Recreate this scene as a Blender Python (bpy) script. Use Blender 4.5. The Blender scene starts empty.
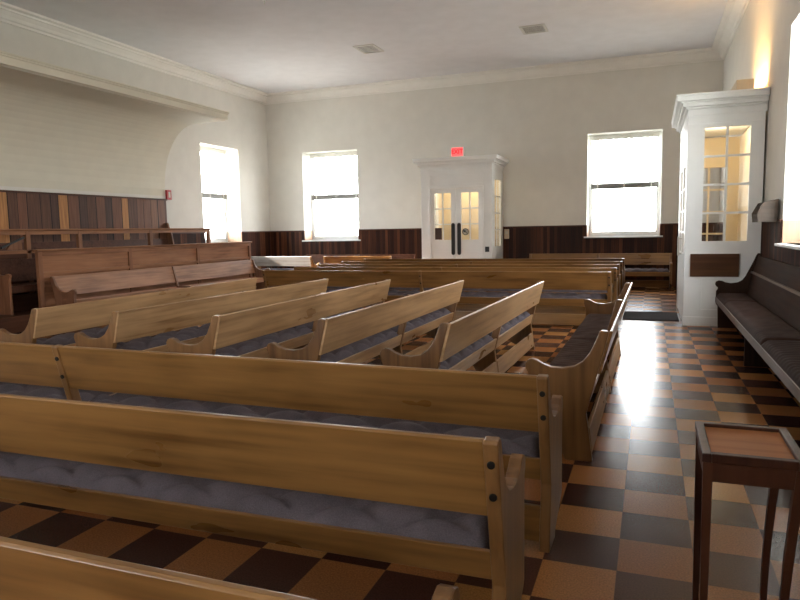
import bpy, bmesh, math, random
from mathutils import Matrix, Vector
random.seed(7)
S = bpy.context.scene
COL = S.collection
PI = math.pi

# ------------------------------------------------------------------ materials
def new_mat(name):
    m = bpy.data.materials.new(name); m.use_nodes = True
    nt = m.node_tree
    b = nt.nodes['Principled BSDF']
    return m, nt, b

def N(nt, t, **kw):
    n = nt.nodes.new(t)
    for k, v in kw.items(): setattr(n, k, v)
    return n

def mathn(nt, op, a, b=None, c=None):
    n = N(nt, 'ShaderNodeMath', operation=op)
    for i, v in enumerate((a, b, c)):
        if v is None: continue
        if isinstance(v, (int, float)): n.inputs[i].default_value = v
        else: nt.links.new(v, n.inputs[i])
    return n.outputs[0]

def ramp(nt, fac, stops, interp='LINEAR'):
    r = N(nt, 'ShaderNodeValToRGB'); r.color_ramp.interpolation = interp
    els = r.color_ramp.elements
    while len(els) > len(stops): els.remove(els[-1])
    while len(els) < len(stops): els.new(0.5)
    for e, (p, c) in zip(els, stops):
        e.position = p; e.color = (*c, 1)
    nt.links.new(fac, r.inputs[0])
    return r.outputs[0]

def plain(name, col, rough=.5, metal=0, spec=.5, noise=0.0):
    m, nt, b = new_mat(name)
    b.inputs['Base Color'].default_value = (*col, 1)
    b.inputs['Roughness'].default_value = rough
    b.inputs['Metallic'].default_value = metal
    b.inputs['Specular IOR Level'].default_value = spec
    tc = N(nt, 'ShaderNodeTexCoord')
    nz = N(nt, 'ShaderNodeTexNoise'); nz.inputs['Scale'].default_value = 3.0; nz.inputs['Detail'].default_value = 4
    nt.links.new(tc.outputs['Object'], nz.inputs['Vector'])
    k = noise or .03
    c = ramp(nt, nz.outputs['Fac'], [(.3, tuple(x*(1-k) for x in col)), (.7, tuple(min(1, x*(1+k)) for x in col))])
    nt.links.new(c, b.inputs['Base Color'])
    return m

def wood(name, dark, light, rough=.35, axis=0, grain=1.0, spec=.5, coat=0.0):
    """grain runs along local axis (0 x, 1 y, 2 z)"""
    m, nt, b = new_mat(name)
    tc = N(nt, 'ShaderNodeTexCoord'); oi = N(nt, 'ShaderNodeObjectInfo')
    off = mathn(nt, 'MULTIPLY', oi.outputs['Random'], 37.0)
    cmb = N(nt, 'ShaderNodeCombineXYZ')
    for i in range(3): nt.links.new(off, cmb.inputs[i])
    add = N(nt, 'ShaderNodeVectorMath', operation='ADD')
    nt.links.new(tc.outputs['Object'], add.inputs[0]); nt.links.new(cmb.outputs[0], add.inputs[1])
    mp = N(nt, 'ShaderNodeMapping')
    sc = [26*grain]*3; sc[axis] = 1.3*grain
    mp.inputs['Scale'].default_value = sc
    nt.links.new(add.outputs[0], mp.inputs['Vector'])
    n1 = N(nt, 'ShaderNodeTexNoise'); n1.inputs['Scale'].default_value = 1; n1.inputs['Detail'].default_value = 6; n1.inputs['Distortion'].default_value = .25
    nt.links.new(mp.outputs[0], n1.inputs['Vector'])
    mp2 = N(nt, 'ShaderNodeMapping'); sc2 = [4.5]*3; sc2[axis] = 1.6; mp2.inputs['Scale'].default_value = sc2
    nt.links.new(add.outputs[0], mp2.inputs['Vector'])
    n2 = N(nt, 'ShaderNodeTexNoise'); n2.inputs['Scale'].default_value = 1; n2.inputs['Detail'].default_value = 3
    nt.links.new(mp2.outputs[0], n2.inputs['Vector'])
    f = mathn(nt, 'MULTIPLY_ADD', n1.outputs['Fac'], .55, mathn(nt, 'MULTIPLY', n2.outputs['Fac'], .45))
    f = mathn(nt, 'ADD', f, mathn(nt, 'MULTIPLY', mathn(nt, 'SUBTRACT', oi.outputs['Random'], .5), .10))
    c = ramp(nt, f, [(.33, dark), (.52, tuple((a+2*bb)/3 for a, bb in zip(dark, light))), (.68, light)])
    nt.links.new(c, b.inputs['Base Color'])
    rr = mathn(nt, 'MULTIPLY_ADD', n2.outputs['Fac'], .22, rough-.1)
    nt.links.new(rr, b.inputs['Roughness'])
    b.inputs['Specular IOR Level'].default_value = spec
    b.inputs['Coat Weight'].default_value = coat
    b.inputs['Coat Roughness'].default_value = .25
    bp = N(nt, 'ShaderNodeBump'); bp.inputs['Strength'].default_value = .06; bp.inputs['Distance'].default_value = .01
    nt.links.new(n1.outputs['Fac'], bp.inputs['Height']); nt.links.new(bp.outputs[0], b.inputs['Normal'])
    return m

def boards(name, axis, width, cols, rough=.45):
    """vertical tongue-and-groove boards counted along a world axis"""
    m, nt, b = new_mat(name)
    tc = N(nt, 'ShaderNodeTexCoord'); sp = N(nt, 'ShaderNodeSeparateXYZ')
    nt.links.new(tc.outputs['Object'], sp.inputs[0])
    a = sp.outputs[axis]
    wob = N(nt, 'ShaderNodeTexNoise', noise_dimensions='1D'); wob.inputs['Scale'].default_value = 4.0
    nt.links.new(a, wob.inputs['W'])
    q = mathn(nt, 'ADD', mathn(nt, 'DIVIDE', a, width), mathn(nt, 'MULTIPLY', wob.outputs['Fac'], .9))
    idx = mathn(nt, 'FLOOR', q); fr = mathn(nt, 'FRACT', q)
    wn = N(nt, 'ShaderNodeTexWhiteNoise', noise_dimensions='1D'); nt.links.new(idx, wn.inputs['W'])
    base = ramp(nt, wn.outputs['Value'], cols, 'CONSTANT')
    cmb = N(nt, 'ShaderNodeCombineXYZ')
    nt.links.new(mathn(nt, 'MULTIPLY', a, 40), cmb.inputs[0])
    nt.links.new(mathn(nt, 'MULTIPLY', idx, 3.7), cmb.inputs[1])
    nt.links.new(mathn(nt, 'MULTIPLY', sp.outputs[2], 2.0), cmb.inputs[2])
    nz = N(nt, 'ShaderNodeTexNoise'); nz.inputs['Scale'].default_value = 1; nz.inputs['Detail'].default_value = 5
    nt.links.new(cmb.outputs[0], nz.inputs['Vector'])
    mx = N(nt, 'ShaderNodeMix', data_type='RGBA', blend_type='MULTIPLY'); mx.inputs[0].default_value = .8
    nt.links.new(base, mx.inputs[6])
    g = ramp(nt, nz.outputs['Fac'], [(.3, (.55, .55, .55)), (.7, (1.2, 1.2, 1.2))])
    nt.links.new(g, mx.inputs[7])
    seam = mathn(nt, 'GREATER_THAN', mathn(nt, 'ABSOLUTE', mathn(nt, 'SUBTRACT', fr, .5)), .455)
    mx2 = N(nt, 'ShaderNodeMix', data_type='RGBA')
    nt.links.new(seam, mx2.inputs[0]); nt.links.new(mx.outputs[2], mx2.inputs[6]); mx2.inputs[7].default_value = (.012, .007, .005, 1)
    nt.links.new(mx2.outputs[2], b.inputs['Base Color'])
    b.inputs['Roughness'].default_value = rough; b.inputs['Specular IOR Level'].default_value = .15
    bp = N(nt, 'ShaderNodeBump'); bp.inputs['Strength'].default_value = .5; bp.inputs['Distance'].default_value = .006
    nt.links.new(mathn(nt, 'SUBTRACT', 1.0, seam), bp.inputs['Height']); nt.links.new(bp.outputs[0], b.inputs['Normal'])
    return m

def tile_floor(T, ox, oy):
    m, nt, b = new_mat('cork_checker_floor')
    tc = N(nt, 'ShaderNodeTexCoord'); sp = N(nt, 'ShaderNodeSeparateXYZ')
    nt.links.new(tc.outputs['Object'], sp.inputs[0])
    qx = mathn(nt, 'DIVIDE', mathn(nt, 'SUBTRACT', sp.outputs[0], ox), T)
    qy = mathn(nt, 'DIVIDE', mathn(nt, 'SUBTRACT', sp.outputs[1], oy), T)
    ix = mathn(nt, 'FLOOR', qx); iy = mathn(nt, 'FLOOR', qy)
    par = mathn(nt, 'FLOORED_MODULO', mathn(nt, 'ADD', ix, iy), 2.0)
    cmb = N(nt, 'ShaderNodeCombineXYZ'); nt.links.new(ix, cmb.inputs[0]); nt.links.new(iy, cmb.inputs[1])
    wn = N(nt, 'ShaderNodeTexWhiteNoise', noise_dimensions='2D'); nt.links.new(cmb.outputs[0], wn.inputs['Vector'])
    la = ramp(nt, wn.outputs['Value'], [(0, (.23, .088, .030)), (.5, (.29, .118, .040)), (1, (.35, .17, .055))])
    da = ramp(nt, wn.outputs['Value'], [(0, (.038, .014, .010)), (.6, (.055, .021, .014)), (1, (.074, .032, .021))])
    mx = N(nt, 'ShaderNodeMix', data_type='RGBA'); nt.links.new(par, mx.inputs[0]); nt.links.new(da, mx.inputs[6]); nt.links.new(la, mx.inputs[7])
    nz = N(nt, 'ShaderNodeTexNoise'); nz.inputs['Scale'].default_value = 130; nz.inputs['Detail'].default_value = 3
    nt.links.new(tc.outputs['Object'], nz.inputs['Vector'])
    nz2 = N(nt, 'ShaderNodeTexNoise'); nz2.inputs['Scale'].default_value = 2.2; nz2.inputs['Detail'].default_value = 4
    nt.links.new(tc.outputs['Object'], nz2.inputs['Vector'])
    g = ramp(nt, nz.outputs['Fac'], [(.3, (.72, .72, .72)), (.7, (1.25, 1.25, 1.25))])
    m2 = N(nt, 'ShaderNodeMix', data_type='RGBA', blend_type='MULTIPLY'); m2.inputs[0].default_value = 1
    nt.links.new(mx.outputs[2], m2.inputs[6]); nt.links.new(g, m2.inputs[7])
    ex = mathn(nt, 'ABSOLUTE', mathn(nt, 'SUBTRACT', mathn(nt, 'FRACT', qx), .5)); ey = mathn(nt, 'ABSOLUTE', mathn(nt, 'SUBTRACT', mathn(nt, 'FRACT', qy), .5))
    seam = mathn(nt, 'GREATER_THAN', mathn(nt, 'MAXIMUM', ex, ey), .4945)
    m3 = N(nt, 'ShaderNodeMix', data_type='RGBA'); nt.links.new(mathn(nt, 'MULTIPLY', seam, .55), m3.inputs[0])
    nt.links.new(m2.outputs[2], m3.inputs[6]); m3.inputs[7].default_value = (.09, .05, .03, 1)
    nt.links.new(m3.outputs[2], b.inputs['Base Color'])
    nt.links.new(mathn(nt, 'MULTIPLY_ADD', nz2.outputs['Fac'], .05, .22), b.inputs['Roughness'])
    b.inputs['Specular IOR Level'].default_value = .11
    return m

def fabric(name, c1, c2, stripe=False):
    m, nt, b = new_mat(name)
    tc = N(nt, 'ShaderNodeTexCoord')
    nz = N(nt, 'ShaderNodeTexNoise'); nz.inputs['Scale'].default_value = 220; nz.inputs['Detail'].default_value = 2
    nt.links.new(tc.outputs['Object'], nz.inputs['Vector'])
    nz2 = N(nt, 'ShaderNodeTexNoise'); nz2.inputs['Scale'].default_value = 7; nz2.inputs['Detail'].default_value = 4
    nt.links.new(tc.outputs['Object'], nz2.inputs['Vector'])
    f = mathn(nt, 'MULTIPLY_ADD', nz.outputs['Fac'], .5, mathn(nt, 'MULTIPLY', nz2.outputs['Fac'], .5))
    c = ramp(nt, f, [(.35, c1), (.65, c2)])
    nt.links.new(c, b.inputs['Base Color'])
    b.inputs['Roughness'].default_value = .85
    b.inputs['Sheen Weight'].default_value = .03
    b.inputs['Specular IOR Level'].default_value = .1
    bp = N(nt, 'ShaderNodeBump'); bp.inputs['Strength'].default_value = .15; bp.inputs['Distance'].default_value = .003
    nt.links.new(nz.outputs['Fac'], bp.inputs['Height']); nt.links.new(bp.outputs[0], b.inputs['Normal'])
    return m

def glass(name, refl=.06, tint=(1, 1, 1)):
    m, nt, b = new_mat(name)
    nt.nodes.remove(b)
    out = nt.nodes['Material Output']
    tr = N(nt, 'ShaderNodeBsdfTransparent'); tr.inputs[0].default_value = (*tint, 1)
    gl = N(nt, 'ShaderNodeBsdfGlossy'); gl.inputs['Roughness'].default_value = .02
    lw = N(nt, 'ShaderNodeLayerWeight'); lw.inputs['Blend'].default_value = .5
    pw = mathn(nt, 'MULTIPLY_ADD', mathn(nt, 'POWER', lw.outputs['Facing'], 5.0), .55, .04)
    mx = N(nt, 'ShaderNodeMixShader')
    nt.links.new(pw, mx.inputs[0]); nt.links.new(tr.outputs[0], mx.inputs[1]); nt.links.new(gl.outputs[0], mx.inputs[2])
    nt.links.new(mx.outputs[0], out.inputs['Surface'])
    return m

def emit(name, col, s):
    m, nt, b = new_mat(name)
    b.inputs['Base Color'].default_value = (*col, 1)
    b.inputs['Emission Color'].default_value = (*col, 1)
    b.inputs['Emission Strength'].default_value = s
    return m

M = {}
M['wall'] = plain('plaster_wall', (.71, .70, .66), .85, spec=.2)
M['ceil'] = plain('plaster_ceiling', (.77, .775, .81), .9, spec=.2)
M['cornice'] = plain('cornice_paint', (.83, .82, .79), .6, spec=.3)
M['cream'] = plain('sounding_board_paint', (.70, .68, .58), .7, spec=.3)
M['white'] = plain('white_paint', (.84, .86, .86), .45)
M['pane'] = glass('window_glass')
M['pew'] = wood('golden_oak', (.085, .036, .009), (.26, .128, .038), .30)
M['pewlit'] = wood('window_lit_oak', (.22, .115, .048), (.50, .31, .155), .30)  # slanted pews' oak, colour lightened to carry the side window's light
M['pew_z'] = wood('golden_oak_panel', (.095, .041, .013), (.24, .118, .040), .34, axis=2)
M['pew2'] = wood('red_oak', (.20, .088, .042), (.42, .21, .11), .42)
M['pew2_z'] = wood('red_oak_panel', (.13, .055, .028), (.25, .12, .065), .42, axis=2)
M['pewd'] = wood('dark_oak', (.013, .006, .004), (.042, .019, .011), .7, spec=.15)
M['pewd_z'] = wood('dark_oak_panel', (.014, .007, .005), (.040, .019, .011), .6, axis=2, spec=.15)
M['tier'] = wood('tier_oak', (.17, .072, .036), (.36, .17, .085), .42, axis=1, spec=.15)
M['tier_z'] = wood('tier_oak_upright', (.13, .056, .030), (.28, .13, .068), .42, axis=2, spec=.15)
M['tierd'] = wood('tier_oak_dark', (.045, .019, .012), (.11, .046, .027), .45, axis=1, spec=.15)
M['stool'] = wood('mahogany', (.030, .010, .006), (.075, .026, .012), .45, axis=2, spec=.2)
M['stooltop'] = wood('mahogany_tray', (.22, .080, .028), (.38, .155, .058), .6, axis=0, spec=.1)
M['cush'] = fabric('grey_lavender_fabric', (.062, .051, .058), (.125, .104, .116))
M['cushb'] = fabric('brown_fabric', (.048, .028, .022), (.10, .062, .050))
M['cushd'] = fabric('dark_brown_fabric', (.022, .010, .008), (.048, .024, .018))
M['bolt'] = plain('dark_iron', (.03, .028, .025), .45, .8)
M['black'] = plain('black_plastic', (.012, .012, .013), .4)
M['rubber'] = plain('mat_rubber', (.018, .010, .008), .9, spec=.05, noise=.15)
M['lobby'] = plain('lobby_wall', (.80, .68, .48), .8, spec=.2)
M['blind'] = plain('blind_slat', (.82, .82, .78), .5)
M['metal'] = plain('vent_metal', (.62, .61, .58), .5, .2)
M['ventd'] = plain('vent_dark', (.05, .05, .05), .7)
M['bar'] = plain('blind_stack_backlit', (.20, .20, .19), .6)  # backlit shade on the white slats, put into the colour as grey
M['red'] = plain('alarm_red', (.45, .015, .02), .4)
M['tan'] = plain('uplight_tan', (.55, .45, .32), .6)
M['paper'] = plain('paper', (.55, .52, .46), .8)
M['exitface'] = emit('exit_face', (1, .09, .09), 1.25)
M['exittext'] = emit('exit_text', (.55, .0, .01), .7)
M['floor'] = tile_floor(.305, -.411, 3.981)
wc = [(0, (.034, .011, .006)), (.25, (.055, .017, .008)), (.5, (.026, .008, .005)), (.72, (.078, .025, .011)), (.9, (.105, .036, .016))]
M['wains_x'] = boards('wainscot_back_boards', 0, .085, wc)
M['wains_y'] = boards('wainscot_side_boards', 1, .085, wc, .75)
tcol = [(0, (.12, .057, .037)), (.22, (.18, .080, .049)), (.42, (.085, .045, .034)), (.60, (.145, .069, .044)), (.68, (.21, .098, .056)), (.76, (.46, .22, .085))]
M['tall_y'] = boards('tall_panel_boards', 1, .22, tcol)

# ------------------------------------------------------------------ geometry helpers
class MB:
    def __init__(self): self.bm = bmesh.new()
    def box(self, x0, x1, y0, y1, z0, z1):
        v = [self.bm.verts.new(p) for p in ((x0, y0, z0), (x1, y0, z0), (x1, y1, z0), (x0, y1, z0), (x0, y0, z1), (x1, y0, z1), (x1, y1, z1), (x0, y1, z1))]
        for f in ((3, 2, 1, 0), (4, 5, 6, 7), (0, 1, 5, 4), (1, 2, 6, 5), (2, 3, 7, 6), (3, 0, 4, 7)): self.bm.faces.new([v[i] for i in f])
        return self
    def prism(self, prof, a0, a1, axis='x'):
        """prof: list of 2D points; extruded along axis. x: (y,z)  y: (x,z)  z: (x,y)"""
        def P(a, p):
            return {'x': (a, p[0], p[1]), 'y': (p[0], a, p[1]), 'z': (p[0], p[1], a)}[axis]
        A = [self.bm.verts.new(P(a0, p)) for p in prof]; B = [self.bm.verts.new(P(a1, p)) for p in prof]
        n = len(prof)
        self.bm.faces.new(A[::-1]); self.bm.faces.new(B)
        for i in range(n): self.bm.faces.new((A[i], A[(i+1) % n], B[(i+1) % n], B[i]))
        return self
    def cyl(self, p, q, r, seg=14, r2=None):
        p, q = Vector(p), Vector(q); d = (q-p).normalized()
        u = d.orthogonal().normalized(); w = d.cross(u); r2 = r if r2 is None else r2
        A, B = [], []
        for i in range(seg):
            a = 2*PI*i/seg; o = u*math.cos(a)+w*math.sin(a)
            A.append(self.bm.verts.new(p+o*r)); B.append(self.bm.verts.new(q+o*r2))
        self.bm.faces.new(A[::-1]); self.bm.faces.new(B)
        for i in range(seg): self.bm.faces.new((A[i], A[(i+1) % seg], B[(i+1) % seg], B[i]))
        return self
    def ring(self, c, nrm, r0, r1, t, seg=24):
        n = Vector(nrm).normalized(); u = n.orthogonal().normalized(); w = n.cross(u); c = Vector(c)
        L = []
        for i in range(seg):
            a = 2*PI*i/seg; o = u*math.cos(a)+w*math.sin(a)
            L.append([self.bm.verts.new(c+o*r0), self.bm.verts.new(c+o*r1), self.bm.verts.new(c+o*r1+n*t), self.bm.verts.new(c+o*r0+n*t)])
        for i in range(seg):
            A, B = L[i], L[(i+1) % seg]
            for k in range(4): self.bm.faces.new((A[k], B[k], B[(k+1) % 4], A[(k+1) % 4]))
        return self
    def build(self, name, mat, parent=None, bevel=0, smooth=False):
        bmesh.ops.recalc_face_normals(self.bm, faces=self.bm.faces[:])
        me = bpy.data.meshes.new(name); self.bm.to_mesh(me); self.bm.free()
        me.materials.append(mat)
        if smooth:
            for p in me.polygons: p.use_smooth = True
        o = bpy.data.objects.new(name, me); COL.objects.link(o)
        if parent is not None: o.parent = parent
        if bevel:
            bv = o.modifiers.new('bevel', 'BEVEL'); bv.width = bevel; bv.segments = 2; bv.limit_method = 'ANGLE'; bv.angle_limit = math.radians(40)
        return o

def tag(o, label=None, cat=None, group=None, kind=None):
    if label: o['label'] = label
    if cat: o['category'] = cat
    if group: o['group'] = group
    if kind: o['kind'] = kind
    return o

def empty(name, loc=(0, 0, 0), rz=0):
    o = bpy.data.objects.new(name, None); COL.objects.link(o)
    o.location = loc; o.rotation_euler = (0, 0, rz); o.empty_display_size = .1
    return o

def struct(o): o['kind'] = 'structure'; return o

def copy_tree(o, parent=None):
    c = o.copy(); COL.objects.link(c)
    if parent is not None: c.parent = parent
    for ch in [x for x in list(COL.objects) if x.parent == o]:
        copy_tree(ch, c)
    return c

# ------------------------------------------------------------------ room
XL, XR, YB, YF = -10.35, 1.43, 16.71, -3.0
ZC = 5.30
TH = .60            # wall thickness
ZS, ZT = 1.20, 3.65  # window sill and head
ZW = 1.467          # wainscot top
struct(MB().box(XL-TH, XR+TH, YF-TH, YB+TH, -.12, 0).build('floor', M['floor']))
struct(MB().box(XL-TH, XR+TH, YF-TH, YB+TH, ZC, ZC+.15).build('ceiling', M['ceil']))
OPEN = {'back': [(-9.23, -7.54), (-1.47, .20)], 'left': [(13.65, 15.25), (-2.4, -.8)], 'right': [(-2.4, -.8), (7.2, 8.80)], 'front': [(-6.0, -4.3)]}

def wall(side):
    ops = sorted(OPEN[side]); mb = MB()
    if side in ('back', 'front'):
        lo, hi = XL-TH, XR+TH
        d0, d1 = (YB, YB+TH) if side == 'back' else (YF-TH, YF)
        f = lambda a, b, z0, z1: mb.box(a, b, d0, d1, z0, z1)
    else:
        lo, hi = YF, YB
        d0, d1 = (XL-TH, XL) if side == 'left' else (XR, XR+TH)
        f = lambda a, b, z0, z1: mb.box(d0, d1, a, b, z0, z1)
    c = lo
    for a, b in ops:
        f(c, a, 0, ZC); f(a, b, 0, ZS); f(a, b, ZT, ZC); c = b
    f(c, hi, 0, ZC)
    return struct(mb.build('wall_'+side, M['wall']))
for s in OPEN: wall(s)

# cornice all round: stepped cove profile (distance from wall, z)
cp = [(0, 5.06), (.03, 5.06), (.035, 5.10), (.07, 5.115), (.10, 5.16), (.16, 5.215), (.185, 5.22), (.19, 5.25), (.26, 5.265), (.27, 5.30), (0, 5.30)]
tn = [0]
def trim(mb, mat, bevel=0):
    tn[0] += 1
    return struct(mb.build('trim_%d' % tn[0], mat, bevel=bevel))
trim(MB().prism([(YB-d, z) for d, z in cp], XL, XR, 'x'), M['cornice'])
trim(MB().prism([(XL+d, z) for d, z in cp], YF, YB, 'y'), M['cornice'])
trim(MB().prism([(XR-d, z) for d, z in cp], YF, YB, 'y'), M['cornice'])
trim(MB().prism([(YF+d, z) for d, z in cp], XL, XR, 'x'), M['cornice'])

# wainscot with cap
def runs(lo, hi, ops):
    r, c = [], lo
    for a, b in ops:
        r.append((c, a, ZW)); r.append((a, b, ZS-.03)); c = b
    r.append((c, hi, ZW)); return r
VX0, VX1, VY = -5.28, -3.52, 15.45
mb, cap = MB(), MB()
for a, b, z in runs(XL, XR, OPEN['back']):
    mb.box(a, b, YB-.025, YB, 0, z)
    if z == ZW: cap.box(a, b, YB-.045, YB, z-.02, z+.012)
trim(mb, M['wains_x']); trim(cap, M['tierd'])
mb, cap = MB(), MB()
for a, b, z in runs(12.32, YB-.03, OPEN['left'][:1]):
    mb.box(XL, XL+.025, a, b, 0, z)
    if z == ZW: cap.box(XL, XL+.045, a, b, z-.02, z+.012)
for a, b, z in runs(YF, 1.5, OPEN['left'][1:]):
    mb.box(XL, XL+.025, a, b, 0, z)
trim(mb, M['wains_y']); trim(cap, M['tierd'])
mb, cap = MB(), MB()
for a, b, z in runs(YF, YB-.03, OPEN['right']):
    mb.box(XR-.02, XR, a, b, 0, z)
    if z == ZW: cap.box(XR-.03, XR, a, b, z-.02, z+.012)
trim(mb, M['wains_y']); trim(cap, M['tierd'])
mb = MB()
for a, b, z in runs(XL, XR, OPEN['front']): mb.box(a, b, YF, YF+.025, 0, z)
trim(mb, M['wains_x'])

# tall board panel behind the facing benches on the left wall
trim(MB().box(XL, XL+.03, 1.5, 12.29, .4, 2.20), M['tall_y'])
trim(MB().box(XL, XL+.055, 1.5, 12.30, 2.20, 2.235), M['tierd'])

# coved sounding board over the facing benches
prof = [(XL, 2.30)]
for i in range(0, 17):
    a = i/16*PI/2
    prof.append((XL+.02+.93*(1-math.cos(a)), 2.45+1.39*math.sin(a)))
prof += [(-8.64, 3.845), (-8.62, 3.86), (-8.56, 3.86), (-8.56, 3.965), (-8.535, 3.975), (-8.535, 3.99), (-8.51, 4.0), (-8.51, 4.02), (-8.7, 4.04), (XL, 4.04)]
o = trim(MB().prism(prof, 1.5, 12.29, 'y'), M['cream'])
bv = o.modifiers.new('bevel', 'BEVEL'); bv.width = .004; bv.segments = 1; bv.limit_method = 'ANGLE'; bv.angle_limit = math.radians(50)

# windows
wn = [0]
def window(side, a, b, seen=True):
    """built in local coords: x along opening (0..w), y outward, z up; root at the inner wall face"""
    wn[0] += 1
    w = b-a
    loc, rz = {'back': ((a, YB, 0), 0), 'left': ((XL, a, 0), PI/2), 'right': ((XR, b, 0), -PI/2), 'front': ((b, YF, 0), PI)}[side]
    r = struct(empty('window_%d' % wn[0], loc, rz))
    y0 = .44
    f = MB(); t = .055
    f.box(0, t, y0, y0+.10, ZS, ZT); f.box(w-t, w, y0, y0+.10, ZS, ZT); f.box(t, w-t, y0, y0+.10, ZT-t, ZT); f.box(t, w-t, y0, y0+.10, ZS, ZS+.06)
    f.build('window_frame', M['white'], r, bevel=.004)
    zm = 2.41
    for nm, z0, z1, dy in (('upper_sash', zm-.03, ZT-t, .055), ('lower_sash', ZS+.06, zm+.03, .015)):
        s = MB(); k = .045
        s.box(t, t+k, y0+dy, y0+dy+.035, z0, z1); s.box(w-t-k, w-t, y0+dy, y0+dy+.035, z0, z1)
        s.box(t+k, w-t-k, y0+dy, y0+dy+.035, z0, z0+.05); s.box(t+k, w-t-k, y0+dy, y0+dy+.035, z1-.05, z1)
        sh = s.build(nm, M['white'], r)
        MB().box(t+k, w-t-k, y0+dy+.014, y0+dy+.018, z0+.05, z1-.05).build('pane', M['pane'], sh)
    MB().box(-.06, w+.06, -.07, y0, ZS-.035, ZS).build('sill', M['white'], r, bevel=.008)
    l = MB(); l.box(0, .015, 0, y0, ZS, ZW); l.box(w-.015, w, 0, y0, ZS, ZW)
    l.build('jamb_lining', M['jamb'], r)
    lg = bpy.data.lights.new('window_portal', 'AREA'); lg.shape = 'RECTANGLE'; lg.size = w-.1; lg.size_y = ZT-ZS-.1
    lg.cycles.is_portal = True
    lo = bpy.data.objects.new('window_portal', lg); COL.objects.link(lo); lo.parent = r
    lo.location = (w/2, y0+.14, (ZS+ZT)/2); lo.rotation_euler = (-PI/2, 0, 0)
    return r, w, y0
M['jamb'] = wood('jamb_oak', (.26, .15, .09), (.46, .29, .18), .4, axis=2)

def blind(r, w, y0, label):
    e = empty('venetian_blind', r.location, r.rotation_euler.z)
    tag(e, label, 'blind', 'blinds in the windows')
    y = y0-.05
    MB().box(.05, w-.05, y-.03, y+.03, ZT-.065, ZT-.005).build('head_rail', M['blind'], e, bevel=.004)
    v = MB()
    n = 9
    for i in range(n):
        x0 = .05+(w-.1)*i/n; x1 = .05+(w-.1)*(i+1)/n; xm = (x0+x1)/2; rr = (x1-x0)/2
        pts = [(x0, ZT-.06)]+[(xm-rr*math.cos(PI*k/8), ZT-.085-.05*math.sin(PI*k/8)) for k in range(9)]+[(x1, ZT-.06)]
        v.prism(pts, y-.036, y-.033, 'y')
    v.build('scalloped_valance', M['blind'], e)
    s = MB()
    z = ZT-.10
    while z > 2.50:
        s.prism([(y-.022, z), (y+.022, z+.008), (y+.022, z+.0105), (y-.022, z+.0025)], .06, w-.06, 'x'); z -= .05
    s.build('slats', M['blind'], e)
    MB().box(.06, w-.06, y-.026, y+.026, 2.35, 2.48).build('slat_stack', M['bar'], e, bevel=.004)
    for x in (.22, w/2, w-.22): MB().box(x-.012, x+.012, y-.030, y-.027, 2.35, ZT-.05).build('ladder_tape', M['blind'], e)
    return e
r, w, y0 = window('back', *OPEN['back'][0]); blind(r, w, y0, 'half lowered white venetian blind in the back wall window left of the white vestibule')
r, w, y0 = window('back', *OPEN['back'][1]); blind(r, w, y0, 'half lowered white venetian blind in the back wall window right of the vestibule')
r, w, y0 = window('left', *OPEN['left'][0]); blind(r, w, y0, 'half lowered white venetian blind in the bright left wall window near the corner')
window('right', *OPEN['right'][1])
for s, i in (('right', 0), ('front', 0), ('left', 1)): window(s, *OPEN[s][i])  # unseen windows, added and positioned to tune the interior light

# ------------------------------------------------------------------ pews
KZ = .962
PROF = [(.085, 0), (.125, .31), (.0, .832), (.006, .842), (.042, .845), (.056, .835), (.078, .775), (.11, .70), (.15, .645), (.20, .612), (.27, .597), (.34, .600), (.39, .618),
        (.425, .640), (.455, .647), (.483, .637), (.497, .610), (.492, .582), (.478, .555), (.474, .50), (.478, .15), (.455, .125), (.26, .035), (.25, 0)]
MPROF = [(.085, 0), (.125, .31), (.0, .832), (.006, .842), (.042, .845), (.056, .835), (.10, .66), (.145, .49), (.155, .449), (.452, .449), (.45, .36), (.30, .10), (.25, .03), (.25, 0)]
PROF = [(d, z*KZ) for d, z in PROF]; MPROF = [(d, z*KZ) for d, z in MPROF]
def lean(z):   # rear line of the backrest
    return .125*(.832-z/KZ)/(.832-.31)

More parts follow.
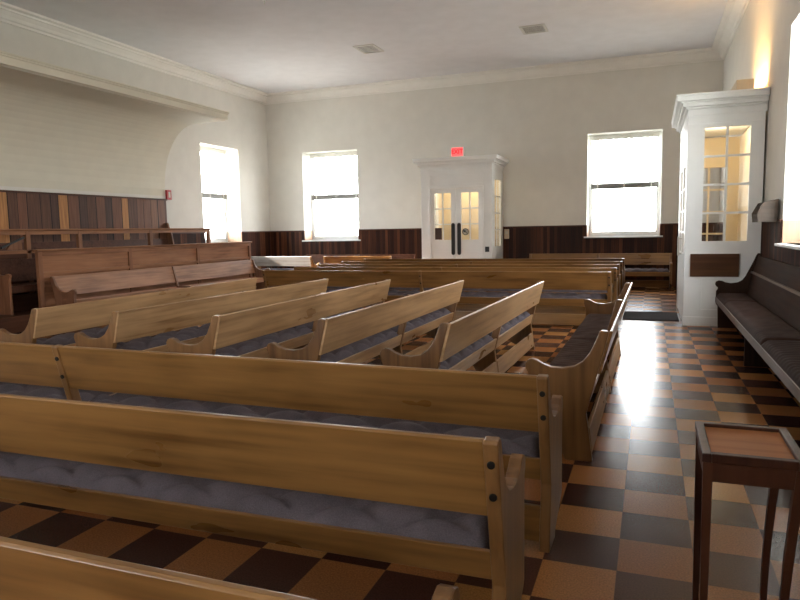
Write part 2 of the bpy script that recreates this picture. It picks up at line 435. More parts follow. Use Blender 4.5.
def cushion_mesh(name, x0, x1, d0, d1, zb, H, tuft=(.17, .117), deep=.034, mat=None, ribs=False):
    bm = bmesh.new()
    nx = max(8, int((x1-x0)/.02)); ny = 20
    g = []
    rx = max(1, round((x1-x0)/tuft[0])); ry = max(1, round((d1-d0)/tuft[1]))
    for i in range(nx+1):
        row = []
        u = i/nx; x = x0+(x1-x0)*u
        for j in range(ny+1):
            v = j/ny; d = d0+(d1-d0)*v
            ex = min(u, 1-u)*(x1-x0)/.045; ey = min(v, 1-v)*(d1-d0)/.045
            e = min(1, ex)**.45 * min(1, ey)**.45 if min(ex, ey) > 0 else 0
            if ribs:
                bump = deep*.9*abs(math.sin(PI*x/.085+.6*math.sin(d*9)))**.6 - deep + .006*math.sin(7*x)*math.sin(13*d)
            else:
                a = u*rx; bq = v*ry
                p1 = abs(math.sin(PI*(a+bq)/2)); p2 = abs(math.sin(PI*(a-bq)/2))
                bump = deep*1.5*((p1*p2)**.45-.75) - .010*math.exp(-((p1*p1+p2*p2)/.12))
            z = zb+e*(H+bump)
            if e == 0: z = zb
            row.append(bm.verts.new((x, d, z)))
        g.append(row)
    for i in range(nx):
        for j in range(ny): bm.faces.new((g[i][j], g[i+1][j], g[i+1][j+1], g[i][j+1]))
    border = [g[i][0] for i in range(nx+1)]+[g[nx][j] for j in range(1, ny+1)]+[g[i][ny] for i in range(nx-1, -1, -1)]+[g[0][j] for j in range(ny-1, 0, -1)]
    low = [bm.verts.new((v.co.x, v.co.y, zb-.012)) for v in border]
    n = len(border)
    for i in range(n): bm.faces.new((border[i], low[i], low[(i+1) % n], border[(i+1) % n]))
    bm.faces.new(low)
    bmesh.ops.recalc_face_normals(bm, faces=bm.faces[:])
    me = bpy.data.meshes.new(name); bm.to_mesh(me); bm.free()
    me.materials.append(mat)
    for p in me.polygons: p.use_smooth = True
    return me

def make_pew(name, L, sections, wx, wz, cm, label, group, ribs=False, cush=True, stretch=True, over=False, zb=.550):
    """over: the back board runs across the rear edges of the panels instead of between them"""
    r = empty(name); tag(r, label, 'pew', group)
    T = .046
    xs = [0]+[L*k/sections-T/2 for k in range(1, sections)]+[L-T]
    for k, x in enumerate(xs):
        end = k in (0, sections)
        pr = PROF if end else MPROF
        e = MB().prism(pr, x, x+T, 'x').build('end_panel' if end else 'middle_panel', wz, r, bevel=.006)
        if not over:
            for z in (.735, .625):
                d = lean(z)
                MB().cyl((x+T/2, d+.006, z), (x+T/2, d-.007, z-.002), .0125).build('bolt', M['bolt'], e, bevel=.002)
    pk = MB()
    o = -.020 if over else .008
    d1, d0 = lean(.81)+o, lean(zb)+o
    sec = [(d1, .804), (d1+.006, .811), (d1+.022, .811), (d1+.027, .804), (d0+.027, zb), (d0, zb)]
    if over:
        sec = [(d1, .807), (d1+.006, .814), (d1+.014, .814), (d1+.0198, .807), (d0+.0198, zb), (d0, zb)]
        pk.prism(sec, 0, L, 'x')
    else:
        for k in range(sections): pk.prism(sec, xs[k]+T-.0005, xs[k+1]+.0005, 'x')
    pk.build('backrest', wx, r, bevel=.002)
    sb, rr, fr, st = MB(), MB(), MB(), MB()
    for k in range(sections):
        a, b = xs[k]+T-.0005, xs[k+1]+.0005
        sb.box(a, b, .125, .46, .378, .402)
        rr.prism([(lean(.42)+.004, .420), (lean(.42)+.026, .420), (lean(.315)+.026, .315), (lean(.315)+.004, .315)], a, b, 'x')
        fr.box(a, b, .452, .474, .315, .410)
        st.prism([(.090, .045), (.112, .045), (.130, .20), (.108, .20)], a, b, 'x')
    sb.build('seat', wx, r); rr.build('rear_rail', wx, r, bevel=.003); fr.build('front_rail', wx, r, bevel=.003)
    if stretch: st.build('stretcher', wx, r, bevel=.003)
    if cush:
        for k in range(sections):
            me = cushion_mesh('seat_cushion', xs[k]+T+.012, xs[k+1]-.012, .115, .465, .414, .058, mat=cm, ribs=ribs)
            c = bpy.data.objects.new('seat_cushion', me); COL.objects.link(c); c.parent = r
    return r

def place(r, tr, L, ang):
    """put local point (L,0) at tr with rotation ang"""
    r.rotation_euler = (0, 0, ang)
    r.location = (tr[0]-L*math.cos(ang), tr[1]-L*math.sin(ang), 0)

def place2(r, p, q, L):
    """rear top line from p (local x=0) towards q"""
    ang = math.atan2(q[1]-p[1], q[0]-p[0])
    r.rotation_euler = (0, 0, ang); r.location = (p[0], p[1], 0)

LONG = 5.54
gX = 'long oak pews set across the room'
base = make_pew('pew', LONG, 2, M['pew'], M['pew_z'], M['cush'], 'oak pew nearest the camera, cropped by the bottom left corner', gX)
rows = [((-0.395, 0.906), 0.2, 'oak pew nearest the camera, cropped by the bottom left corner'),
        ((-0.405, 1.841), 0.7, 'second oak pew from the camera, two dark bolts on its right end post, grey cushion'),
        ((-0.391, 2.733), -0.6, 'third oak pew from the camera, just in front of the pews turned to the left'),
        ((-0.504, 9.470), 0.3, 'nearest pew row of the far block, its whole back seen behind the slanted pews'),
        ((-0.473, 10.426), 0, 'second pew row of the far block, right end just behind the nearest'),
        ((-0.473, 11.372), 0, 'third row of the far block of pews, only top edge and right end showing'),
        ((-0.462, 12.370), 0, 'fourth pew row of the far block, thin top edge before the last row'),
        ((-0.473, 13.526), 0, 'last row of the far block of pews, nearest the white vestibule')]
for i, (tr, dg, lab) in enumerate(rows):
    p = base if i == 0 else copy_tree(base)
    p['label'] = lab
    if i == 1:
        for ch in [x for x in p.children if x.name.startswith('stretcher')]: bpy.data.objects.remove(ch)
    place(p, tr, LONG, math.radians(dg))

SL = 3.63
gD = 'slanted oak pews facing the left wall'
db = make_pew('pew', SL, 2, M['pewlit'], M['pew_z'], M['cush'], '', gD, over=True)
drow = [((-1.245, 4.15), (-1.175, 7.80), 'fifth slanted oak pew from the left, next to the brown-cushioned aisle pew'),
        ((-2.15, 4.15), (-2.14, 7.83), 'fourth slanted oak pew from the left, pinkish back with lavender cushion under it'),
        ((-3.05, 4.14), (-3.100, 7.882), 'third slanted oak pew from the left, middle of the five'),
        ((-4.057, 4.172), (-3.994, 7.861), 'second slanted oak pew from the left'),
        ((-4.961, 4.183), (-5.108, 8.019), 'leftmost slanted oak pew, in front of the reddish pew at the panelled partition')]
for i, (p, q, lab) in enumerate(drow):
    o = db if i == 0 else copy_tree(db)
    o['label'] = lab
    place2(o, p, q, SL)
o = make_pew('pew', SL, 2, M['pew'], M['pew_z'], M['cushb'], 'oak pew at the aisle with brown ribbed cushion, its curved end panel facing the camera', gD, ribs=True, over=True)
place2(o, (-.222, 4.05), (-.20, 7.68), SL)

# benches at the back wall
gB = 'pews along the back of the room'
bb = make_pew('pew', 3.2, 2, M['pew'], M['pew_z'], M['cush'], 'oak pew against the back wall under the right window, lavender cushion lit', gB)
bb.rotation_euler = (0, 0, PI); bb.location = (.45, 16.15, 0)
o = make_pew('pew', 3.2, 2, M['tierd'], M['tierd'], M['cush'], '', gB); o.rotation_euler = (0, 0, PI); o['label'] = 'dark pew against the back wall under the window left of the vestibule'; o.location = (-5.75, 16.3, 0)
M['grey'] = wood('sunlit_grey_oak', (.26, .23, .20), (.46, .43, .39), .35)  # sun glare on this pew painted into the oak as grey
hb = make_pew('pew', 1.85, 1, M['grey'], M['pew_z'], M['cush'], 'short greyish sunlit pew below the left wall window', gB)
hb.location = (-10.0, 15.05, 0)
o = make_pew('pew', 1.85, 1, M['pew'], M['pew_z'], M['cush'], '', gB); o['label'] = 'short tan pew right of the greyish sunlit one, below the back window'; o.location = (-7.80, 15.05, 0)

# reddish pew in front of the partition on the left
o = make_pew('pew', 5.6, 2, M['pew2'], M['pew2_z'], M['cush'], 'reddish oak pew facing the room in front of the panelled partition on the left', 'facing benches along the left wall', cush=False, zb=.50)
o.rotation_euler = (0, 0, -PI/2); o.location = (-8.74, 13.25, 0)

# ------------------------------------------------------------------ raised facing benches on the left
e = empty('platform', (-9.6, 7.4, 0)); e['kind'] = 'structure'; e.name = 'trim_40'
def sub(mb, nm, mat, par, bevel=.004):
    o = mb.build(nm, mat, bevel=bevel); o.parent = par; o.matrix_parent_inverse = Matrix.Translation(-Vector(par.location)) ; return o
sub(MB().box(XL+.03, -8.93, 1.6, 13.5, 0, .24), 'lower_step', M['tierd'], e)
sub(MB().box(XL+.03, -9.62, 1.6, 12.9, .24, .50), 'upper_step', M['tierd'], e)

def partition(x, y0, y1, zf, ztop, posts, zpan, label, open_band=None):
    r = empty('partition', (x, y0, zf)); tag(r, label, 'partition')
    inv = Matrix.Translation(-Vector((x, y0, zf)))
    def P(mb, nm, mat, bevel=.004):
        o = mb.build(nm, mat, r, bevel=bevel); o.matrix_parent_inverse = inv; return o
    P(MB().prism([(x-.05, ztop-.035), (x+.05, ztop-.035), (x+.062, ztop-.02), (x+.062, ztop-.008), (x+.05, ztop), (x-.05, ztop)], y0-.03, y1+.03, 'y'), 'cap_rail', M['tier'])
    for i, py in enumerate([y0+.04]+posts+[y1-.04]):
        P(MB().box(x-.03, x+.035, py-.04, py+.04, zf, ztop-.035), 'post', M['tier_z'])
    if open_band is None:
        P(MB().box(x-.02, x+.005, y0+.08, y1-.08, zpan, ztop-.035), 'upper_panel', M['tier'])
        P(MB().box(x-.02, x+.033, y0+.08, y1-.08, ztop-.10, ztop-.035), 'upper_rail', M['tier'])
        P(MB().box(x-.02, x+.03, y0+.08, y1-.08, zpan-.05, zpan), 'middle_rail', M['tier'])
        P(MB().box(x-.02, x+.012, y0+.08, y1-.08, zf+.02, zpan-.05), 'lower_panel', M['tier'])
    else:
        z0, z1 = open_band
        P(MB().box(x-.025, x+.03, y0+.08, y1-.08, z1, ztop-.035), 'upper_rail', M['tier'])
        P(MB().box(x-.02, x+.02, y0+.08, y1-.08, zf, z0), 'lower_panel', M['tierd'])
        P(MB().box(x-.03, x+.035, y0+.08, y1-.08, z0-.06, z0), 'middle_rail', M['tier'])
    return r
partition(-8.90, 7.58, 13.42, 0.0, 1.235, [9.53, 11.47], .88, 'reddish oak panelled partition with moulded cap in front of the raised benches')
partition(-9.68, 2.2, 12.95, .24, 1.565, [4.4, 6.2, 8.09, 9.16, 10.98], 0, 'higher open-railed oak partition on the raised tier behind the panelled one', (1.22, 1.47))

def tier_bench(x, y0, y1, z, label, hb):
    r = empty('facing_bench', (x, y1, z), -PI/2); tag(r, label, 'bench', 'facing benches along the left wall')
    L = y1-y0
    pr = [(.0, 0), (.0, hb), (.04, hb), (.07, hb-.10), (.13, hb-.22), (.19, .66), (.26, .615), (.36, .605), (.42, .635), (.47, .63), (.49, .595), (.47, .55), (.46, .5), (.46, 0)]
    for xx in (0, L-.045): MB().prism(pr, xx, xx+.045, 'x').build('end_panel', M['tier_z'], r, bevel=.006)
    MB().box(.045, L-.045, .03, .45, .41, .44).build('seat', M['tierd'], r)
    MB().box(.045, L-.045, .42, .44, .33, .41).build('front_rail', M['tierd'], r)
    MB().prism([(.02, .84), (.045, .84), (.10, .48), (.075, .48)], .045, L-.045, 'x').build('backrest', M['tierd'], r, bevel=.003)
    for k in range(1, 4): MB().box(L*k/4-.02, L*k/4+.02, .05, .42, 0, .41).build('support', M['tier_z'], r)
    return r
tier_bench(-9.645, 7.3, 12.6, .24, 'dark bench on the lower tier behind the panelled partition, rounded end at the left edge', .86)
tier_bench(-10.31, 2.4, 12.27, .50, 'dark bench on the top tier against the tall boarded panel, curved end arm', 1.2)
# folded diagonal bracket under the railing at the far left
br = empty('bracket', (-9.62, 7.55, 1.3)); tag(br, 'dark folding wooden bracket under the high railing at the far left edge', 'bracket')
MB().prism([(0, -.05), (.0, -.02), (.42, .14), (.43, .115)], 0, .03, 'x').build('strut', M['black'], br)
MB().prism([(.12, -.07), (.2, .03), (.4, .10), (.4, -.07)], -.04, -.015, 'x').build('side_board', M['tier_z'], br)

# fire alarm box
e = empty('fire_alarm', (XL, 12.39, 2.33)); tag(e, 'small red fire alarm box on the left wall at the end of the tall panel', 'alarm')
MB().box(-.004, .05, -.075, .075, -.11, .11).build('housing', M['red'], e, bevel=.006)
MB().box(.05, .056, -.03, .03, -.06, .07).build('pull_lever', M['paper'], e, bevel=.002)

# ------------------------------------------------------------------ bench along the right wall
def right_bench():
    y0, y1 = 1.9, 10.12
    r = empty('wall_bench', (XR-.025, y0, 0), PI/2); L = y1-y0
    tag(r, 'long dark wooden bench with brown cushion along the right wall', 'bench')
    pr = [(.0, 0), (.0, 1.03), (.045, 1.035), (.065, 1.0), (.095, .92), (.14, .82), (.185, .72), (.225, .665), (.28, .635), (.36, .625), (.43, .635), (.47, .655), (.515, .66), (.548, .645), (.56, .612),
          (.545, .58), (.52, .56), (.528, .535), (.545, .51), (.545, .34), (.52, .30), (.51, 0)]
    for x in (0, L-.05): MB().prism(pr, x, x+.05, 'x').build('end_panel', M['pewd_z'], r, bevel=.006)
    n = 3
    for k in range(1, n):
        MB().box(L*k/n-.02, L*k/n+.02, .10, .50, 0, .40).build('leg', M['pewd_z'], r, bevel=.004)
    MB().box(.05, L-.05, .10, .53, .395, .425).build('seat', M['pewd'], r)
    MB().box(.05, L-.05, .528, .555, .36, .435).build('front_rail', M['worn'], r, bevel=.004)
    MB().prism([(.02, 1.0), (.045, 1.0), (.10, .79), (.075, .79)], .05, L-.05, 'x').build('backrest', M['pewd'], r, bevel=.003)
    MB().prism([(.075, .79), (.125, .79), (.128, .765), (.078, .765)], .05, L-.05, 'x').build('back_ledge', M['worn'], r, bevel=.003)
    MB().prism([(.083, .765), (.108, .765), (.165, .47), (.14, .47)], .05, L-.05, 'x').build('lower_back', M['pewd'], r, bevel=.003)
    ys = [.06, 1.4, 4.15, 7.1, L-.06]
    for a, b in zip(ys, ys[1:]):
        me = cushion_mesh('seat_cushion', a+.01, b-.01, .15, .545, .437, .060, mat=M['cushd'], ribs=True, deep=.012)
        c = bpy.data.objects.new('seat_cushion', me); COL.objects.link(c); c.parent = r
    return r
M['worn'] = wood('worn_oak_edge', (.05, .032, .024), (.15, .11, .085), .5)
right_bench()

# ------------------------------------------------------------------ white glazed cabin on the right
def grid_glass(mb, gl, a0, a1, z0, z1, nx, nz, d0, d1, t, axis):
    """muntin bars of a glazed opening in mb, one pane sheet in gl"""
    def bx(m, a, b, c, d, e, f):
        if axis == 'x': m.box(a, b, c, d, e, f)
        else: m.box(c, d, a, b, e, f)
    for i in range(1, nx):
        x = a0+(a1-a0)*i/nx; bx(mb, x-t/2, x+t/2, d0, d1, z0, z1)
    for k in range(1, nz):
        z = z0+(z1-z0)*k/nz
        for i in range(nx):
            xa = a0+(a1-a0)*i/nx+(t/2 if i else 0); xb = a0+(a1-a0)*(i+1)/nx-(t/2 if i < nx-1 else 0)
            bx(mb, xa, xb, d0, d1, z-t/2, z+t/2)
    bx(gl, a0, a1, (d0+d1)/2-.003, (d0+d1)/2+.003, z0, z1)

def framed_wall(mb, a0, a1, z0, z1, holes, d0, d1, axis):
    """wall with rectangular holes side by side (a, b, lo, hi)"""
    def bx(a, b, e, f):
        if b-a < 1e-4 or f-e < 1e-4: return
        if axis == 'x': mb.box(a, b, d0, d1, e, f)
        else: mb.box(d0, d1, a, b, e, f)
    c = a0
    for a, b, lo, hi in holes:
        bx(c, a, z0, z1); bx(a, b, z0, lo); bx(a, b, hi, z1); c = b
    bx(c, a1, z0, z1)

def crown(mb, x0, x1, y0, y1, z0, sides):
    """stacked crown moulding, growing outwards on the listed sides"""
    steps = [(0.006, .09, .0), (.03, .03, .09), (.075, .05, .12), (.10, .02, .17), (.15, .06, .19), (.16, .03, .25)]
    for out, h, dz in steps:
        mb.box(x0-(out if 'l' in sides else 0), x1+(out if 'r' in sides else 0), y0-(out if 'f' in sides else 0), y1+(out if 'b' in sides else 0), z0+dz, z0+dz+h)

cx0, cx1, cy0, cy1, cz = .45, XR-.005, 10.2, 12.7, 3.06
cab = empty('cabin', ((cx0+cx1)/2, cy0, 0)); tag(cab, 'tall white glazed cabin with crown moulding standing at the right wall', 'vestibule')
cinv = Matrix.Translation(-Vector(cab.location))
def CB(mb, nm, mat, par=cab, bevel=0):
    o = mb.build(nm, mat, par, bevel=bevel)
    o.matrix_parent_inverse = cinv if par is cab else Matrix()
    return o
XE = cx1-.022
fw, gl = MB(), MB()
framed_wall(fw, cx0, XE, 0, 2.93, [(.665, 1.235, 1.20, 2.76)], cy0, cy0+.06, 'x')
f = CB(fw, 'front_wall', M['white'])
mt = MB(); grid_glass(mt, gl, .665, 1.235, 1.20, 2.76, 2, 4, cy0+.012, cy0+.04, .03, 'x')
mo = CB(mt, 'muntins', M['white']); g = CB(gl, 'front_pane', M['pane'])
# raised moulding of the lower panel
m = MB()
for a, b, c, d in ((.66, .68, .22, .68), (.92, .94, .22, .68), (.68, .92, .22, .24), (.68, .92, .66, .68)): m.box(a, b, cy0-.012, cy0, c, d)
for a, b, c, d in ((1.0, 1.02, .22, .68), (1.30, 1.32, .22, .68), (1.02, 1.30, .22, .24), (1.02, 1.30, .66, .68)): m.box(a, b, cy0-.012, cy0, c, d)
CB(m, 'panel_moulding', M['white'], bevel=.003)
CB(MB().box(cx0-.012, XE, cy0-.014, cy0, 0, .13), 'skirting', M['white'], bevel=.003)
CB(MB().box(cx0-.006, XE, cy0-.008, cy0, 2.80, 2.82), 'frieze_bead', M['white'], bevel=.002)
# left face: posts and glazed double door to the aisle
lw = MB(); framed_wall(lw, cy0+.06, cy1, 0, 2.93, [(cy0+.36, cy1-.36, 0, 2.45)], cx0, cx0+.06, 'y')
CB(lw, 'side_wall', M['white'])
ym = (cy0+cy1)/2
for a, b, hy in ((cy0+.36, ym, ym-.08), (ym, cy1-.36, ym+.08)):
    dm, dg, df = MB(), MB(), MB()
    framed_wall(dm, a+.005, b-.005, .01, 2.44, [(a+.13, b-.13, 1.0, 2.3)], cx0+.006, cx0+.05, 'y')
    dr = CB(dm, 'door', M['white'])
    gm = MB(); grid_glass(gm, dg, a+.13, b-.13, 1.0, 2.3, 2, 4, cx0+.012, cx0+.042, .028, 'y')
    k = gm.build('muntins', M['white'], dr); k = dg.build('pane', M['pane'], dr)
    h = MB(); h.cyl((cx0-.04, hy, .95), (cx0-.04, hy, 1.25), .012)
    h.cyl((cx0+.008, hy, .98), (cx0-.04, hy, .98), .009); h.cyl((cx0+.008, hy, 1.22), (cx0-.04, hy, 1.22), .009)
    h.build('handle', M['metal'], dr)
# inner and rear walls, roof, crown
CB(MB().box(XE-.03, XE, cy0+.06, cy1-.06, 0, 2.90), 'inner_wall', M['lobby'])
rw, rg = MB(), MB()
framed_wall(rw, cx0+.06, XE, 0, 2.90, [(.62, 1.2, .9, 2.4)], cy1-.06, cy1, 'x')
CB(rw, 'rear_wall', M['lobby'])
rm = MB(); grid_glass(rm, rg, .62, 1.2, .9, 2.4, 2, 4, cy1-.045, cy1-.015, .03, 'x'); CB(rm, 'rear_muntins', M['lobby']); CB(rg, 'rear_pane', M['pane'])
cr = MB(); crown(cr, cx0, XE+.02, cy0, cy1, 2.93, 'lf')
CB(cr, 'crown_moulding', M['white'], bevel=.006)

# notice board on the cabin front
o = MB().box(.525, 1.145, cy0-.035, cy0-.0145, .705, 1.025).build('notice_board', M['board'] if 'board' in M else wood('board_brown', (.06, .023, .009), (.115, .048, .019), .6, spec=.2), bevel=.004)
tag(o, 'plain brown wooden board hung on the front of the white cabin', 'board')

# uplight on top of the cabin
u = empty('uplight', (1.19, 10.9, 3.21)); tag(u, 'tan box uplight on top of the white cabin throwing warm light up the wall', 'lamp')
MB().box(-.14, .075, -.58, .9, 0, .18).build('shade_box', M['tan'], u, bevel=.004)
MB().box(.075, .215, -.56, .95, 0, .03).build('lamp_tray', M['tan'], u)

# ------------------------------------------------------------------ vestibule with double doors at the back
ve = empty('vestibule', ((VX0+VX1)/2, VY, 0)); tag(ve, 'white vestibule with glazed double doors standing at the back wall', 'vestibule')
vinv = Matrix.Translation(-Vector(ve.location))
def VB(mb, nm, mat, par=ve, bevel=0):
    o = mb.build(nm, mat, par, bevel=bevel)
    o.matrix_parent_inverse = vinv if par is ve else Matrix()
    return o
YE = YB-.03
dx0, dx1 = -5.04, -3.77; dmid = (dx0+dx1)/2
fw = MB(); framed_wall(fw, VX0, VX1, 0, 2.86, [(dx0, dx1, 0, 2.40)], VY, VY+.07, 'x'); VB(fw, 'front_wall', M['white'])
m = MB()
for a, b, c, d in ((dx0-.05, dx0, 0, 2.40), (dx1, dx1+.05, 0, 2.40), (dx0-.05, dx1+.05, 2.40, 2.45)): m.box(a, b, VY-.018, VY, c, d)
VB(m, 'door_casing', M['white'], bevel=.004)
m = MB()
for a, b, c, d in ((dx0-.03, dx0-.005, 2.50, 2.74), (dx1+.005, dx1+.03, 2.50, 2.74), (dx0-.005, dx1+.005, 2.50, 2.52), (dx0-.005, dx1+.005, 2.72, 2.74)): m.box(a, b, VY-.015, VY, c, d)
VB(m, 'frieze_moulding', M['white'], bevel=.003)
VB(MB().box(VX0-.008, VX1+.008, VY-.01, VY, 2.80, 2.825), 'frieze_bead', M['white'])
for i, (a, b, gx0, gx1, hx) in enumerate(((dx0, dmid, -4.95, -4.525, -4.475), (dmid, dx1, -4.275, -3.85, -4.325))):
    dm, dg, gm = MB(), MB(), MB()
    framed_wall(dm, a+.004, b-.004, .01, 2.395, [(gx0, gx1, 1.18, 2.305)], VY+.012, VY+.055, 'x')
    dr = VB(dm, 'door', M['white'])
    grid_glass(gm, dg, gx0, gx1, 1.18, 2.305, 2, 3, VY+.018, VY+.05, .03, 'x')
    gm.build('muntins', M['white'], dr); dg.build('pane', M['pane'], dr)
    pm = MB()
    for p, q, c, d in ((gx0-.02, gx0, .2, .90), (gx1, gx1+.02, .2, .90), (gx0, gx1, .2, .22), (gx0, gx1, .88, .90)): pm.box(p, q, VY+.002, VY+.012, c, d)
    pm.build('panel_moulding', M['white'], dr, bevel=.002)
    h = MB(); h.box(hx-.045, hx+.045, VY-.012, VY+.012, .86, 1.54)
    h.cyl((hx, VY-.012, .86), (hx, VY+.012, .86), .045, 20); h.cyl((hx, VY-.012, 1.54), (hx, VY+.012, 1.54), .045, 20)
    h.build('push_plate', M['black'], dr, bevel=.003)
    if i == 0:
        tag(MB().box(gx0+.015, gx0+.185, VY+.008, VY+.016, 1.19, 1.47).build('dark_notice', M['noticed'] if 'noticed' in M else plain('notice_brown', (.05, .025, .02), .6), dr), 'dark notice in lowest pane')
    else:
        s = MB(); c = (gx0+.105, VY+.014, 1.37)
        s.ring(c, (0, -1, 0), .062, .082, .004); s.cyl((c[0]-.045, VY+.012, c[2]+.045), (c[0]+.045, VY+.012, c[2]-.045), .012, 8)
        s.box(c[0]-.05, c[0]+.01, VY+.008, VY+.012, c[2]-.012, c[2]+.035)
        s.build('round_sticker', M['black'], dr)
        MB().cyl((c[0], VY+.0165, c[2]), (c[0], VY+.0145, c[2]), .07, 24).build('sticker_ground', M['paper'], dr)
# sides
for nm, xa, xb in (('left_side', VX0, VX0+.06), ('right_side', VX1-.06, VX1)):
    sw, sg, sm = MB(), MB(), MB()
    framed_wall(sw, VY+.07, YE, 0, 2.86, [(VY+.30, YE-.25, 1.0, 2.62)], xa, xb, 'y')
    s = VB(sw, nm, M['white'])
    grid_glass(sm, sg, VY+.30, YE-.25, 1.0, 2.62, 2, 4, xa+.012, xb-.012, .03, 'y')
    sm.build('muntins', M['white'], s); sg.build('pane', M['pane'], s)
VB(MB().box(VX0+.06, VX1-.06, YE-.02, YE, 0, 2.85), 'inner_wall', M['lobby'])
cr = MB(); crown(cr, VX0, VX1, VY, YE, 2.86, 'lfr'); VB(cr, 'crown_moulding', M['white'], bevel=.006)
sp = VB(MB().box(-3.69, -3.565, VY-.012, VY, .86, 1.03), 'switch_plate', M['white'], bevel=.003); tag(sp, 'small plate with black switch')
MB().box(-3.685, -3.585, VY-.022, VY-.012, .885, 1.01).build('switch', M['black'], sp, bevel=.004)

# exit sign on top
ex = empty('exit_sign', (-4.36, VY+.02, 3.155)); tag(ex, 'lit red exit sign on top of the white vestibule', 'sign')
MB().box(-.15, .17, 0, .07, 0, .225).build('housing', M['white'], ex, bevel=.006)
MB().box(-.14, .135, -.006, 0, .015, .21).build('face', M['exitface'], ex)
fc = bpy.data.curves.new('exit_text', 'FONT'); fc.body = 'EXIT'; fc.size = .14; fc.align_x = 'CENTER'; fc.align_y = 'CENTER'; fc.extrude = .002; fc.offset = .004
to = bpy.data.objects.new('tmp', fc); COL.objects.link(to)
bpy.context.view_layer.update()
me = bpy.data.meshes.new_from_object(to.evaluated_get(bpy.context.evaluated_depsgraph_get()))
bpy.data.objects.remove(to); bpy.data.curves.remove(fc)
me.materials.clear(); me.materials.append(M['exittext'])
t = bpy.data.objects.new('exit_text', me); COL.objects.link(t); t.parent = ex; t.location = (-.003, -.008, .112); t.rotation_euler = (PI/2, 0, 0)

# thermostat on the back wall
th = empty('thermostat', (-3.42, YB-.025, 1.29)); tag(th, 'beige thermostat on the back wall just right of the vestibule', 'thermostat')
MB().box(-.06, .06, -.03, 0, -.12, .12).build('cover', M['tan'], th, bevel=.006)
MB().box(-.035, .035, -.035, -.03, .0, .07).build('display', M['paper'], th)

# door mat
o = MB().prism([(-.39, 10.62), (.42, 10.62), (.42, 11.62), (-.39, 11.62)], .0, .014, 'z').build('door_mat', M['rubber'], bevel=.004)
tag(o, 'dark rectangular door mat on the floor beside the white cabin', 'mat')

# literature rack on the right wall
rk = empty('wall_rack', (XR-.02, 8.98, 1.45)); tag(rk, 'dark wooden literature rack on the right wall beside the window', 'rack')
side = [(-.215, 0), (-.225, .11), (-.16, .235), (-.02, .27), (0, .27), (0, 0)]
for y in (0, .46): MB().prism(side, y, y+.02, 'y').build('side_panel', M['rack'] if 'rack' in M else wood('rack_oak', (.03, .018, .011), (.08, .052, .034), .45, axis=0), rk, bevel=.003)
MB().box(-.015, 0, .02, .46, 0, .27).build('back_panel', M['pewd'], rk)
MB().box(-.21, -.015, .02, .46, 0, .015).build('bottom', M['pewd'], rk)
MB().box(-.215, -.20, .02, .46, .015, .10).build('front_lip', M['pewd'], rk)
MB().box(-.115, -.10, .02, .46, .015, .18).build('divider', M['pewd'], rk)

# ceiling vents
for x0, x1, yy0, yy1, lab in ((-5.95, -5.48, 13.1, 13.72, 'square ceiling air vent on the left, above the middle of the hall'), (-2.47, -1.98, 13.2, 13.73, 'square ceiling air vent nearer the right wall')):
    v = empty('ceiling_vent', ((x0+x1)/2, (yy0+yy1)/2, ZC)); tag(v, lab, 'vent', 'ceiling air vents')
    hx, hy = (x1-x0)/2, (yy1-yy0)/2
    m = MB(); k = .05
    m.box(-hx, -hx+k, -hy, hy, -.018, 0); m.box(hx-k, hx, -hy, hy, -.018, 0); m.box(-hx+k, hx-k, -hy, -hy+k, -.018, 0); m.box(-hx+k, hx-k, hy-k, hy, -.018, 0)
    m.build('frame', M['metal'], v, bevel=.003)
    MB().box(-hx+k, hx-k, -hy+k, hy-k, -.003, 0).build('duct', M['ventd'], v)
    m = MB(); n = 6
    for i in range(n):
        y = -hy+k+(2*hy-2*k)*(i+.5)/n
        m.prism([(y-.012, -.004), (y-.009, -.004), (y+.012, -.012), (y+.009, -.012)], -hx+k, hx-k, 'x')
    m.build('louvres', M['metal'], v)
sk = empty('sprinkler', (-6.13, 9.98, ZC)); tag(sk, 'tiny white sprinkler head on the ceiling at the top edge', 'sprinkler')
MB().cyl((0, 0, 0), (0, 0, -.012), .04).build('rose', M['white'], sk); MB().cyl((0, 0, -.012), (0, 0, -.06), .012).build('head', M['metal'], sk)

# ------------------------------------------------------------------ stool / stand in the foreground
st = empty('plant_stand', (.318, 2.45, 0)); tag(st, 'small square mahogany stand with tray top in the right foreground', 'stand')
H = .70; a = .15; b = .19
m = MB(); k = .028
m.box(-a, -a+k, -b, b, H-.03, H); m.box(a-k, a, -b, b, H-.03, H); m.box(-a+k, a-k, -b, -b+k, H-.03, H); m.box(-a+k, a-k, b-k, b, H-.03, H)
m.build('tray_rim', M['stool'], st, bevel=.003)
MB().box(-a+k, a-k, -b+k, b-k, H-.035, H-.012).build('tray_panel', M['stooltop'], st)
m = MB(); q = .008
m.box(-a+.02, a-.02, -b+q, -b+q+.02, H-.095, H-.03); m.box(-a+.02, a-.02, b-q-.02, b-q, H-.095, H-.03); m.box(-a+q, -a+q+.02, -b+.02, b-.02, H-.095, H-.03); m.box(a-q-.02, a-q, -b+.02, b-.02, H-.095, H-.03)
m.build('apron', M['stool'], st, bevel=.002)
for sx in (-1, 1):
    for sy in (-1, 1):
        X = sx*(a-.018); Y = sy*(b-.018)
        m = MB(); bm = m.bm; prev = None
        for i in range(9):
            t = i/8; z = (H-.03)*(1-t); hw = .0150-.005*t
            off = -.036*math.sin(t*PI*.55) if sx > 0 else 0
            ring = [bm.verts.new((X+off+ex*hw, Y+ey*hw, z)) for ex, ey in ((-1, -1), (1, -1), (1, 1), (-1, 1))]
            if prev:
                for j in range(4): bm.faces.new((prev[j], ring[j], ring[(j+1) % 4], prev[(j+1) % 4]))
            else: bm.faces.new(ring)
            prev = ring
        bm.faces.new(prev[::-1])
        m.build('leg', M['stool'], st)

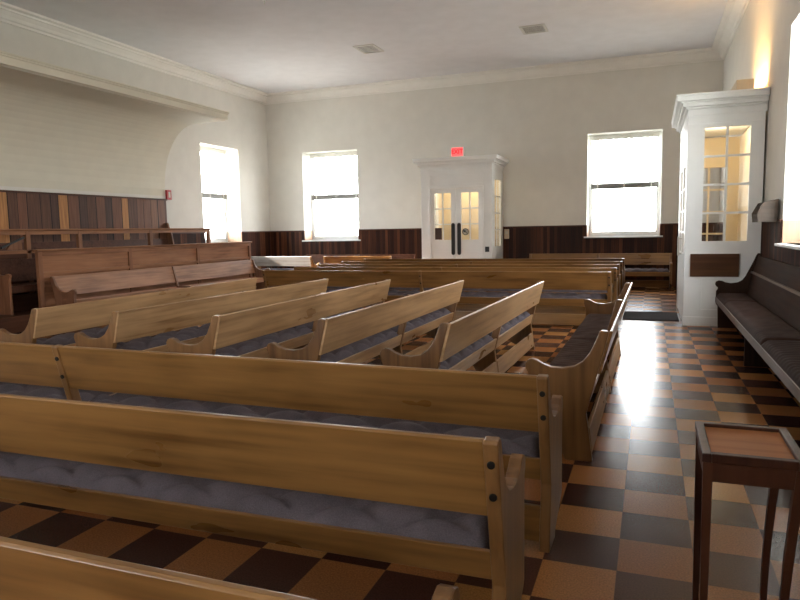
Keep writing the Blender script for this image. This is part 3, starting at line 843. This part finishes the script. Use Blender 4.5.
# ------------------------------------------------------------------ camera
f, p, yw, rl, h = 659.94, .1049, .3637, -.0182, 1.4278
fwd = Vector((-math.sin(yw)*math.cos(p), math.cos(yw)*math.cos(p), -math.sin(p)))
rt = Vector((math.cos(yw), math.sin(yw), 0)); up = rt.cross(fwd)
r2 = rt*math.cos(rl)+up*math.sin(rl); u2 = -rt*math.sin(rl)+up*math.cos(rl)
cam = bpy.data.cameras.new('camera'); cam.sensor_width = 36; cam.lens = f/800*36; cam.clip_start = .02; cam.clip_end = 300
co = bpy.data.objects.new('camera', cam); COL.objects.link(co)
mw = Matrix((r2, u2, -fwd)).transposed().to_4x4(); mw.translation = (0, 0, h)
co.matrix_world = mw
S.camera = co

# ------------------------------------------------------------------ light
w = bpy.data.worlds.new('sky'); S.world = w; w.use_nodes = True
nt = w.node_tree; bg = nt.nodes['Background']
tc = N(nt, 'ShaderNodeTexCoord'); sp = N(nt, 'ShaderNodeSeparateXYZ'); nt.links.new(tc.outputs['Generated'], sp.inputs[0])
c = ramp(nt, mathn(nt, 'MULTIPLY_ADD', sp.outputs[2], .5, .5), [(.44, (.62, .62, .56)), (.50, (.90, .90, .86)), (.56, (.95, .98, 1.0)), (.9, (.86, .94, 1.0))])
nt.links.new(c, bg.inputs['Color'])
bg.inputs['Strength'].default_value = 19.0

def lamp(kind, name, loc, energy, col, **kw):
    l = bpy.data.lights.new(name, kind); l.energy = energy; l.color = col
    for k, v in kw.items(): setattr(l, k, v)
    o = bpy.data.objects.new(name, l); COL.objects.link(o); o.location = loc
    return o
WARM = (1, .58, .22)
lamp('POINT', 'vestibule_lamp', (-4.4, 16.1, 2.75), 16, (1, .80, .52), shadow_soft_size=.06)
lamp('POINT', 'cabin_lamp', (.95, 11.5, 2.75), 10, (1, .80, .52), shadow_soft_size=.06)
o = lamp('AREA', 'uplight_beam', (1.345, 11.0, 3.26), 46, WARM, shape='RECTANGLE', size=.10, size_y=1.3)
o.rotation_euler = (PI, math.radians(-8), 0); o.data.spread = math.radians(110)
o = lamp('SUN', 'sun', (0, 0, 20), 70, (1, .95, .88), angle=.02)
o.rotation_euler = Vector((1, .17, -.50)).to_track_quat('-Z', 'Y').to_euler()

S.view_settings.view_transform = 'Standard'; S.view_settings.look = 'None'
S.view_settings.gamma = 1; S.view_settings.exposure = .27; S.view_settings.use_curve_mapping = False
S.cycles.use_denoising = True
S.cycles.max_bounces = 14; S.cycles.diffuse_bounces = 8; S.cycles.glossy_bounces = 4; S.cycles.transparent_max_bounces = 16
S.cycles.sample_clamp_indirect = 10
